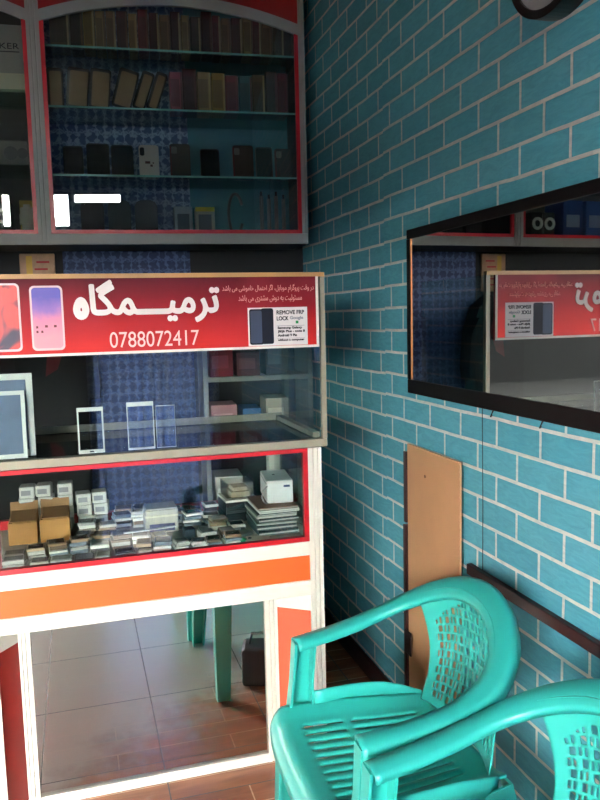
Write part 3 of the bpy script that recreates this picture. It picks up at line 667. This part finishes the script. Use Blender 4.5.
# lower shelf: single covers and phones leaning back
def stood(x, w, h, col, label, kind='phone', detail='dark', z=SH[0] + .0072, lean=-.10):
    p, r = intb(x, CY + .10, z)
    t = thing(kind, label, 'phone' if kind == 'phone' else 'phone cover', p, rz=r, rx=lean, group='phones and covers standing on the lower shelf', world=False)
    MB().slab(rrect(-w / 2, w / 2, 0, h, .011), 0, .009).build('shell', P(col, .3), t)
    if detail == 'dark': MB().slab(rrect(-w / 2 + .004, w / 2 - .004, .006, h - .006, .008), -.0008, 0).build('screen', P(tuple(int(v * .7) for v in col), .25), t)
    elif detail == 'camera':
        MB().slab(rrect(-w / 2 + .007, -w / 2 + .030, h - .040, h - .012, .006), -.002, 0).build('camera_bump', P((120, 116, 110), .3), t)
        MB().box(-w / 2 + .003, -w / 2 + .006, -.001, 0, .01, h - .01).build('rim_line', P((120, 40, 44), .4), t)
    elif detail == 'flower':
        MB().slab(rrect(-w / 2 + .004, -w / 2 + .022, h - .044, h - .010, .007), -.002, 0).build('camera_bump', M['black'], t)
        MB().box(-.016, .004, -.001, 0, .062, .072).box(.004, .014, -.001, 0, .050, .058).box(.014, .019, -.001, 0, .062, .068).build('printed_motif', P((90, 40, 36), .5), t)
    return t
DKC = (36, 36, 40)
stood(.025, .078, .128, DKC, 'leftmost black phone on the lower glass shelf')
stood(.122, .090, .140, (30, 32, 32), 'larger black phone, second on the lower glass shelf')
stood(.218, .088, .136, DKC, 'black phone left of the white printed cover')
stood(.325, .080, .138, (206, 190, 176), 'white phone cover with dark printed motif on the lower shelf', 'phone_cover', 'flower')
stood(.452, .084, .146, (64, 58, 52), 'brown grey phone cover right of the white printed one', 'phone_cover', 'camera')
stood(.575, .080, .128, (26, 24, 28), 'jet black phone with white tag above it on the lower shelf')
stood(.715, .088, .146, (70, 56, 52), 'brown phone cover with red edge and pale camera on the lower shelf', 'phone_cover', 'camera')
stood(.805, .072, .140, (60, 54, 50), 'plain brown phone cover right of the red edged one', 'phone_cover', 'dark')
stood(.886, .070, .136, (54, 44, 42), 'rightmost dark phone cover on the lower shelf beside the frame', 'phone_cover', 'camera')
# bottom: pouches, boxes, hanging cable
ZB = 1.7422
for i in range(3):
    p, r = intb(.088 + .108 * i, CY + .10, ZB)
    t = thing('phone_pouch', '%s of the three dark round-topped pouches at the cabinet bottom' % ('leftmost', 'middle one', 'rightmost')[i], 'pouch', p, rz=r, group='dark pouches at the cabinet bottom', world=False)
    MB().slab([(-.045, 0), (.045, 0), (.046, .12), (.038, .138), (.02, .146), (-.02, .146), (-.038, .138), (-.046, .12)], 0, .03).build('pouch_body', P((52, 54, 60), .6, var=.3, scale=60), t)
    MB().slab([(-.046, 0), (.046, 0), (.046, .03), (-.046, .03)], -.003, 0).build('dark_band', P((18, 18, 22), .6), t)
for i, (x, w, h, c, lb) in enumerate([(.455, .075, .120, (150, 158, 164), 'grey printed box right of the dark pouches in the cabinet bottom'), (.545, .080, .118, (150, 150, 140), 'pale box with a yellow top in the cabinet bottom')]):
    p, r = intb(x, CY + .09, ZB)
    t = thing('accessory_box', lb, 'box', p, rz=r, world=False)
    MB().box(-w / 2, w / 2, 0, .06, 0, h, .002).build('box_body', P(c, .5), t)
    MB().box(-w / 2 + .012, w / 2 - .014, -.001, 0, .02, h - .03).build('printed_panel', P((70, 80, 92), .5), t)
    if i: MB().box(-w / 2, w / 2, -.0015, 0, h - .018, h).build('yellow_strip', P((196, 168, 40), .5), t)
p, r = intb(.655, CY + .10, ZB)
t = thing('cable_reel', 'curled dark cable standing alone in the cabinet bottom', 'cable', p, rz=r, world=False)
MB().tube([(.02 + .03 * math.cos(a), 0, .09 + .085 * math.sin(a)) for a in [PI * (i / 20 * 1.7 - .35) + PI / 2 for i in range(21)]], .006, up=(0, 1, 0)).build('cable', P((90, 96, 100), .5), t)
for i in range(4):
    p, r = intb(.79 + .032 * i, CY + .12, ZB)
    t = thing('stylus', '%s of the grey rods standing at the right end of cabinet bottom' % ORD[i], 'rod', p, rz=r, group='grey rods in the cabinet bottom', world=False)
    MB().disc((0, 0, 0), 0, .008, (0, 0, 1), .17 - .012 * (i % 2), 14).build('rod', P((120, 118, 116), .3, .6), t)
    MB().disc((0, 0, .17 - .012 * (i % 2)), 0, .005, (0, 0, 1), .018, 12).build('tip', M['black'], t)
# left bay
p, r = intb(-.24, CY + .06, 2.2872)
t = thing('speaker_box', 'pale grey carton printed AKER on the upper left cabinet shelf', 'box', p, rz=r, world=False)
MB().box(-.20, .105, 0, .2, 0, .25, .003).build('carton', P((158, 148, 138), .6), t)
lettering('carton_lettering', 'SPEAKER', -.072, .090, .160, 0, P((40, 36, 36), .6), t, height=.022, bold=.02)
MB().box(-.01, .09, -.001, 0, .148, .152).build('small_print', P((70, 62, 60), .6), t)
MB().box(-.20, .105, -.0012, 0, 0, .07).build('reflection_band', P((206, 190, 160), .6), t)  # cream strip painted on the carton for a reflection in the glass
p, r = intb(-.26, CY + .06, 2.0072)
t = thing('earphone_box', 'grey box with two round black windows on the lower left cabinet shelf', 'box', p, rz=r, world=False)
MB().box(-.17, .12, 0, .15, 0, .098, .003).build('carton', P((120, 112, 106), .6), t)
MB().disc((.055, 0, .05), 0, .026, (0, -1, 0), .002, 24).disc((.098, 0, .05), 0, .02, (0, -1, 0), .002, 24).build('round_window', M['black'], t)
MB().box(-.10, .01, -.001, 0, .03, .06).build('red_print', P((130, 36, 40), .6), t)
for i, x in enumerate((-.325, -.252)):
    p, r = intb(x, CY + .07, ZB)
    t = thing('small_speaker', '%s small black speaker with a white ring in left cabinet bay' % ('outer', 'inner')[i], 'speaker', p, rz=r, group='ringed speakers in the left bay', world=False)
    MB().box(-.034, .034, 0, .08, 0, .13, .006).build('speaker_case', P((30, 28, 30), .5), t)
    MB().disc((0, -.0005, .075), .017, .030, (0, -1, 0), .006, 32).build('white_ring', P((220, 214, 204), .4), t)
    MB().disc((0, 0, .075), 0, .015, (0, -1, 0), .003, 24).build('cone', M['black'], t)
p, r = intb(-.168, CY + .10, ZB)  # solid shapes added in place of a bright reflection in the pane
t = thing('reflection_shape', 'white and yellow shape added for a bright reflection in the left cabinet bay', 'reflected_light', p, rz=r, world=False)
mb = MB()
for i, (rr, z0, z1) in enumerate(((.016, 0, .03), (.022, .03, .05), (.030, .05, .09), (.026, .09, .115), (.014, .115, .128))): mb.disc((0, .03, z0), 0, rr, (0, 0, 1), z1 - z0, 24)
mb.build('white_glint', P((232, 222, 196), .3), t)
MB().box(-.032, .032, .062, .066, 0, .15).build('yellow_glint', P((226, 190, 96), .5), t)
for i, (x, c) in enumerate(((-.46, (40, 70, 130)), (-.60, (50, 90, 150)))):
    p, r = intb(x, CY + .06, ZB)
    t = thing('blue_carton', '%s blue carton in the left cabinet bay, seen in the wall mirror' % ('nearer', 'farther')[i], 'box', p, rz=r, world=False)
    MB().box(-.06, .06, 0, .14, 0, .19, .004).build('carton', P(c, .5), t)
    MB().box(-.04, .04, -.001, 0, .06, .12).build('pale_print', P((150, 160, 180), .5), t)

# ------------------------------------------------------------------ behind the counter
refl = MB().box(-.055, .49, 3.398, 3.4045, .0, 1.699).build('reflection_panel', damask_mat('dim_damask_reflection', (34, 52, 92), (74, 96, 138)), T=TB)  # panel added to paint the curtain reflection in the counter glass
tag(refl, 'blue damask panel added behind the counter to paint the curtain reflection', 'damask_reflection')
def reflected_figure():  # dark solid added in place of a standing person reflected in the glass
    p, r = intb(-.09, 3.30, 0)
    t = thing('reflected_figure', 'dark figure added behind the glass case for the reflection of a person', 'reflected_figure', p, rz=r, world=False)
    body = [(-.18, .60), (.105, .60), (.118, .9), (.125, 1.10), (.14, 1.30), (.10, 1.42), (.03, 1.475), (-.05, 1.48), (-.13, 1.43), (-.17, 1.3), (-.165, .9)]
    MB().slab(body, -.03, .06).build('figure_body', P((14, 13, 16), .7, bump=.3), t)
    MB().slab([(.115, 1.37), (.16, 1.29), (.172, 1.12), (.166, 1.07), (.115, 1.065), (.108, 1.2)], -.055, .03).build('figure_arm', P((18, 16, 19), .7, bump=.3), t)
    MB().slab([(-.05, 1.17), (.0, 1.20), (.035, 1.30), (.02, 1.36), (-.03, 1.34)], -.0325, -.03).build('red_patch', P((120, 20, 28), .6), t)
    MB().tube([(-.01, .045, 1.47), (-.01, .06, 1.54), (-.01, .09, 1.55)], .004).build('hook', P((120, 120, 120), .3, .8), t)
reflected_figure()
p, r = intb(-.16, 3.389, 1.50)
t = thing('snack_packet', 'red and yellow patterned packet hanging on the back wall over the sign', 'packet', p, rz=r, world=False)
MB().box(-.072, .072, 0, .014, 0, .19, .004).build('packet', P((196, 150, 110), .5, var=.4, scale=30), t)
MB().box(-.045, -.02, -.001, 0, .02, .18).build('yellow_strip', P((222, 176, 70), .5), t)
mb = MB()
for i in range(5): mb.box(-.012 + .009 * (i % 3), .05 - .008 * (i % 2), -.001, 0, .03 + .03 * i, .038 + .03 * i)
mb.build('red_print', P((190, 50, 46), .5), t)
# low shelf unit with cartons
def shelf_unit():
    t = bpy.data.objects.new('shelf_unit', None); COL.objects.link(t); t.matrix_world = TB @ Matrix.Translation((.74, 3.25, 0)); t['_w'] = 1; WM[t.name] = Matrix.Translation((.74, 3.25, 0))
    tag(t, 'pale shelf unit of cartons against the back wall behind the counter', 'shelf')
    g = P((150, 150, 140), .5)
    for x in (.505, .955): MB().box(x, x + .02, 3.12, 3.398, 0, 1.38).build('side_panel', g, t)
    for z in (.06, .50, .86, 1.13, 1.36): MB().box(.525, .955, 3.12, 3.398, z, z + .02).build('shelf', g, t)
    MB().box(.525, .955, 3.118, 3.12, .86, .88).build('red_edge', M['trim'], t)
shelf_unit()
for x, z, w, h, c, lb in [(.585, 1.1502, .10, .12, (150, 30, 40), 'red carton on the upper shelf behind the counter'), (.70, 1.1502, .10, .10, (96, 40, 40), 'dark red carton beside the red one on the shelf'), (.82, 1.1502, .09, .15, (40, 50, 60), 'dark blue carton at the right of the upper shelf'),
                          (.59, .8802, .11, .15, (210, 150, 150), 'pink carton on the shelf with the red edge'), (.71, .8802, .08, .13, (70, 120, 170), 'light blue carton beside the pink one on the shelf'), (.82, .8802, .10, .17, (190, 176, 150), 'beige carton on the shelf with the red edge'), (.60, .5202, .12, .2, (200, 196, 188), 'white carton low on the shelf unit behind the counter')]:
    p, r = intb(x, 3.14, z)
    t = thing('carton', lb, 'box', p, rz=r, group='cartons on the back shelf unit', world=False)
    MB().box(-w / 2, w / 2, 0, .16, 0, h, .002).build('carton_body', P(c, .5), t)
    MB().box(-w / 2 + .01, w / 2 - .02, -.001, 0, h * .3, h * .75).build('print', P(tuple(min(255, v + 50) for v in c), .5), t)

# ------------------------------------------------------------------ on the blue wall
mr = thing('wall_mirror', 'wide black framed mirror hung on the blue brick wall', 'mirror', (1.0, 1.6, 1.4))
MX, my0, my1, mz0, mz1 = .965, 1.13, 2.092, 1.158, 1.646
fm = MB()
fm.box(MX, WX - .001, my0, my1, mz0, mz0 + .042, .003).box(MX, WX - .001, my0, my1, mz1 - .028, mz1, .003)
fm.box(MX, WX - .001, my1 - .022, my1, mz0 + .042, mz1 - .028, .002).box(MX, WX - .001, my0, my0 + .022, mz0 + .042, mz1 - .028, .002)
fm.build('frame', plain('matt_black_frame', (9, 8, 9), .5, spec=.2), mr)
MB().box(MX + .004, WX - .004, my0 + .022, my1 - .022, mz0 + .042, mz1 - .028).build('mirror_glass', M['mirror'], mr)
MB().box(MX + .0015, MX + .004, my1 - .028, my1 - .022, mz0 + .042, mz1 - .028).build('copper_lip', P((190, 120, 70), .3, .4), mr)
hb = thing('hardboard_panel', 'tall tan hardboard panel fixed upright to the blue brick wall', 'board', (1.01, 2.02, 0))
MB().box(WX - .022, WX - .0145, 1.845, 2.19, 0, .982, .001).build('panel', M['board'], hb)
MB().box(WX - .028, WX - .0145, 2.191, 2.209, .72, .955, .002).build('edge_strip', M['maroon'], hb)
MB().box(WX - .030, WX - .0145, 2.191, 2.211, .0, .712, .002).build('edge_strip', M['maroon'], hb)
MB().box(WX - .034, WX - .029, 2.15, 2.20, .28, .36, .002).build('hinge', P((40, 26, 26), .4, .4), hb)
MB().disc((WX - .0225, 2.06, .90), 0, .005, (-1, 0, 0), .001, 12).build('nail_mark', P((110, 76, 52), .7), hb)
ck = thing('wall_clock', 'round black-rimmed clock high on the blue brick wall', 'clock', (1.0, 1.42, 2.17))
CC = (WX - .001, 1.425, 2.160)
MB().disc(CC, .130, .148, (-1, 0, 0), .048, 64).build('rim', M['black'], ck)
MB().disc(CC, 0, .130, (-1, 0, 0), .042, 64).build('dial', P((176, 178, 180), .5), ck)
hd = MB(); hd.box(CC[0] - .045, CC[0] - .042, CC[1] - .004, CC[1] + .004, CC[2] - .01, CC[2] + .08); hd.box(CC[0] - .047, CC[0] - .045, CC[1] - .06, CC[1] + .01, CC[2] - .004, CC[2] + .004); hd.build('hands', M['black'], ck)
for y0, lb in ((1.70, 'dark loose wire end poking out below the mirror by the hanging thread'), (1.485, 'dark curled wire end below the middle of the mirror')):
    o = MB().tube([(WX + .004, y0, 1.150), (WX - .006, y0, 1.142), (WX - .008, y0 + .006, 1.128), (WX + .003, y0 + .014, 1.130)], .002).build('wire_end', M['black']); tag(o, lb, 'wire')
o = MB().tube([(WX - .004, 1.755, 1.15), (WX - .003, 1.752, .9), (WX - .004, 1.750, .70)], .0011, 6, up=(0, 1, 0)).build('thread', P((30, 40, 44), .6)); tag(o, 'thin dark thread hanging down the wall below the mirror', 'thread')

# ------------------------------------------------------------------ plastic chairs
def catmull(pts, n=6):
    out = []; P_ = [Vector(p) for p in pts]; P_ = [P_[0] * 2 - P_[1]] + P_ + [P_[-1] * 2 - P_[-2]]
    for i in range(1, len(P_) - 2):
        for j in range(n):
            t = j / n; a, b, c, d = P_[i - 1:i + 3]
            out.append(.5 * ((2 * b) + (c - a) * t + (2 * a - 5 * b + 4 * c - d) * t * t + (3 * b - a - 3 * c + d) * t ** 3))
    return out + [P_[-2]]
HALF = [(.215, .236, .588), (.15, .240, .597), (.07, .244, .612), (.0, .245, .632), (-.065, .228, .662), (-.118, .182, .699), (-.152, .115, .732), (-.166, .055, .747)]
RIM = catmull(HALF + [(-.171, 0, .750)] + [(a, -b, c) for a, b, c in HALF[::-1]], 5)
def rim_at(s):          # s in -1..1 along the back part of the rim, by sideways share
    y = s * .190
    back = [p for p in RIM if p.x < -.08]
    best = sorted(back, key=lambda p: abs(p.y - y))[:2]
    a, b = best; t = 0 if abs(b.y - a.y) < 1e-9 else (y - a.y) / (b.y - a.y)
    return a.lerp(b, max(-.5, min(1.5, t)))
def make_chair(label):
    t = thing('plastic_chair', label, 'chair', (0, 0, 0), world=False, group='turquoise plastic armchairs')
    m = M['chair']
    # rim that forms both arms and the top of the back
    profs, ups = [], []
    n = len(RIM)
    for i, p in enumerate(RIM):
        k = max(0, min(1, (-p.x - .02) / .15)); w = .056 + .010 * k
        lo, li = .040 - .012 * k, .020
        profs.append([(w / 2, -lo), (w / 2 + .001, -.008), (w / 2 - .007, -.001), (0, .002), (-w / 2 + .007, -.001), (-w / 2, -.008), (-w / 2, -li), (-w / 2 + .004, -li), (-w / 2 + .006, -.009), (0, -.004), (w / 2 - .006, -.009), (w / 2 - .004, -lo)])
        # path runs from +y side to -y side round the back: outward side is +side; lean the band a little towards the seat at the back
        r = Vector((p.x, p.y, 0)); r = r.normalized() if r.length else Vector((-1, 0, 0))
        ups.append(Vector((0, 0, 1)) + Vector((.75, 0, 0)) * k - Vector((0, p.y * 1.4, 0)) * k)
    MB().sweep(RIM, profs, ups).build('armrest_rim', m, t)
    # backrest with its lattice
    NU, NV = 60, 56
    mb = MB(); grid = []
    for j in range(NV + 1):
        v = j / NV; row = []
        for i in range(NU + 1):
            s = -1 + 2 * i / NU
            top = rim_at(s) + Vector((.012, 0, -.008)); bot = Vector((-.135 + .035 * s * s, s * .175, .412))
            q = bot.lerp(top, v); q.y *= 1 - .10 * math.sin(PI * v) * abs(s); q.x -= .022 * math.sin(PI * v)
            row.append(mb.bm.verts.new(q))
        grid.append(row)
    def hole(i, j):
        s = -1 + 2 * (i + .5) / NU; v = (j + .5) / NV
        lim_t = .89 - .30 * max(0, abs(s) - .25) ** 1.6
        if abs(s) > .86 or v > lim_t or v < .08: return False
        bi, bj = (i // 4), (j // 4); a, b = i % 4, j % 4
        if bi % 2: return a in (1, 2) and b in (0, 1, 2) if (bj % 2) else a in (0, 2) and b < 3
        return a in (1, 2) and b in (0, 1, 2) if not (bj % 2) else a in (0, 2) and b < 3
    for j in range(NV):
        for i in range(NU):
            if not hole(i, j):
                f = mb.bm.faces.new((grid[j][i], grid[j][i + 1], grid[j + 1][i + 1], grid[j + 1][i])); f.smooth = True
    o = mb.build('backrest', m, t)
    sm = o.modifiers.new('thickness', 'SOLIDIFY'); sm.thickness = .003; sm.offset = 0
    # seat
    NX, NY = 46, 46
    mb = MB(); grid = []
    for i in range(NX + 1):
        u = i / NX; row = []
        for j in range(NY + 1):
            s = -1 + 2 * j / NY
            hw = .185 + .050 * min(1, u * 1.6)
            x = -.135 + .446 * u; x -= .012 * s ** 4 * max(0, u - .6) * 2.5
            z = .398 + .012 * s * s - .010 * math.sin(PI * min(1, u)) * (1 - s * s) + .010 * max(0, abs(s) - .8) * 5
            if u > .88: k = (u - .88) / .12; z -= .056 * k ** 1.7; x -= .012 * k ** 3
            row.append(mb.bm.verts.new((x, s * hw, z)))
        grid.append(row)
    for i in range(NX):
        for j in range(NY):
            u = (i + .5) / NX; s = -1 + 2 * (j + .5) / NY
            slot = .16 < u < .80 and j % 3 == 1 and abs(s) < .72 and not (24 <= i <= 25)
            if not slot:
                f = mb.bm.faces.new((grid[i][j], grid[i + 1][j], grid[i + 1][j + 1], grid[i][j + 1])); f.smooth = True
    o = mb.build('seat', m, t); sm = o.modifiers.new('thickness', 'SOLIDIFY'); sm.thickness = .006; sm.offset = -1
    # side upstands between post and back, front posts, legs
    for s in (1, -1):
        mb = MB()
        path = catmull([(.17, s * .229, .425), (.06, s * .228, .428), (-.04, s * .214, .425), (-.11, s * .190, .420)], 4)
        pf = []
        for i in range(len(path)):
            k = i / (len(path) - 1); h = .024 * (1 - max(0, k - .55) / .45 * .8)
            pf.append([(-.004, -.03), (.004, -.03), (.005, h - .004), (.002, h), (-.002, h), (-.005, h - .004)])
        mb.sweep(path, pf, [(0, 0, 1)] * len(path)); mb.build('side_rail', m, t)
        prof = lambda w, d: [(-w / 2, -d / 2), (w / 2, -d / 2), (w / 2, d / 2), (w / 2 - .006, d / 2), (w / 2 - .006, -d / 2 + .007), (-w / 2 + .006, -d / 2 + .007), (-w / 2 + .006, d / 2), (-w / 2, d / 2)]
        # arm post: a shallow channel, open inwards
        a, b, c = Vector((.190, s * .243, .580)), Vector((.197, s * .247, .48)), Vector((.206, s * .240, .388))
        mb = MB(); mb.sweep([a, b, c], [prof(.056, .040), prof(.056, .036), prof(.066, .036)], [(0, -s, 0)] * 3, smooth=False); mb.build('arm_post', m, t)
        # legs
        mb = MB(); mb.sweep([(.238, s * .208, .375), (.246, s * .230, .18), (.254, s * .250, 0)], [prof(.066, .05), prof(.058, .042), prof(.048, .034)], [(0, -s, 0)] * 3, smooth=False); mb.build('leg', m, t)
        mb = MB(); mb.sweep([(-.105, s * .182, .40), (-.150, s * .205, .2), (-.190, s * .228, 0)], [prof(.07, .05), prof(.058, .042), prof(.046, .034)], [(0, -s, 0)] * 3, smooth=False); mb.build('leg', m, t)
    return t
ch = make_chair('turquoise plastic armchair in full view, next to the counter')
ch.location = (.699, 1.503, 0); ch.rotation_euler = (0, 0, PI + math.radians(-1.5))
dup(ch, (.677, .947, 0), (0, 0, PI + math.radians(-1)), 'turquoise plastic armchair cut off by the lower right corner of the photo')
bag = thing('tool_bag', 'small black bag on the floor under the turquoise chair, mirrored in the counter', 'bag', (.62, 1.66, 0), rz=.3, world=False)
MB().box(-.07, .07, -.06, .06, 0, .15, .015).build('bag_body', P((34, 34, 38), .6, bump=.2), bag)
MB().tube([(-.04, 0, .148), (-.03, 0, .19), (.03, 0, .19), (.04, 0, .148)], .006, up=(0, 1, 0)).build('handle', M['black'], bag)

# ------------------------------------------------------------------ daylight, camera
w = bpy.data.worlds.new('sky'); SC.world = w; w.use_nodes = True
nt = w.node_tree; bg = nt.nodes['Background']
bg.inputs[0].default_value = (1.0, .985, .95, 1); bg.inputs[1].default_value = 60.0
cam = bpy.data.cameras.new('camera'); co = bpy.data.objects.new('camera', cam); COL.objects.link(co); SC.camera = co
R_, U_, F_ = Vector((.95746178, -.28757091, -.02387285)), Vector((.05488322, .10026117, .99344629)), Vector((.28329273, .95249707, -.11177906))
mw = Matrix((( R_.x, U_.x, -F_.x, 0), (R_.y, U_.y, -F_.y, 0), (R_.z, U_.z, -F_.z, 1.4), (0, 0, 0, 1)))
co.matrix_world = mw
cam.sensor_width = 36; cam.lens = 750 / 800 * 36; cam.clip_start = .02
vs = SC.view_settings; SC.display_settings.display_device = 'sRGB'
vs.view_transform = 'Standard'; vs.look = 'None'; vs.exposure = 0; vs.gamma = 1; vs.use_curve_mapping = False
SC.cycles.max_bounces = 12; SC.cycles.transparent_max_bounces = 24; SC.cycles.glossy_bounces = 6; SC.cycles.diffuse_bounces = 5
SC.cycles.caustics_reflective = False; SC.cycles.caustics_refractive = False
for o in list(SC.objects):
    if '_w' in o: del o['_w']
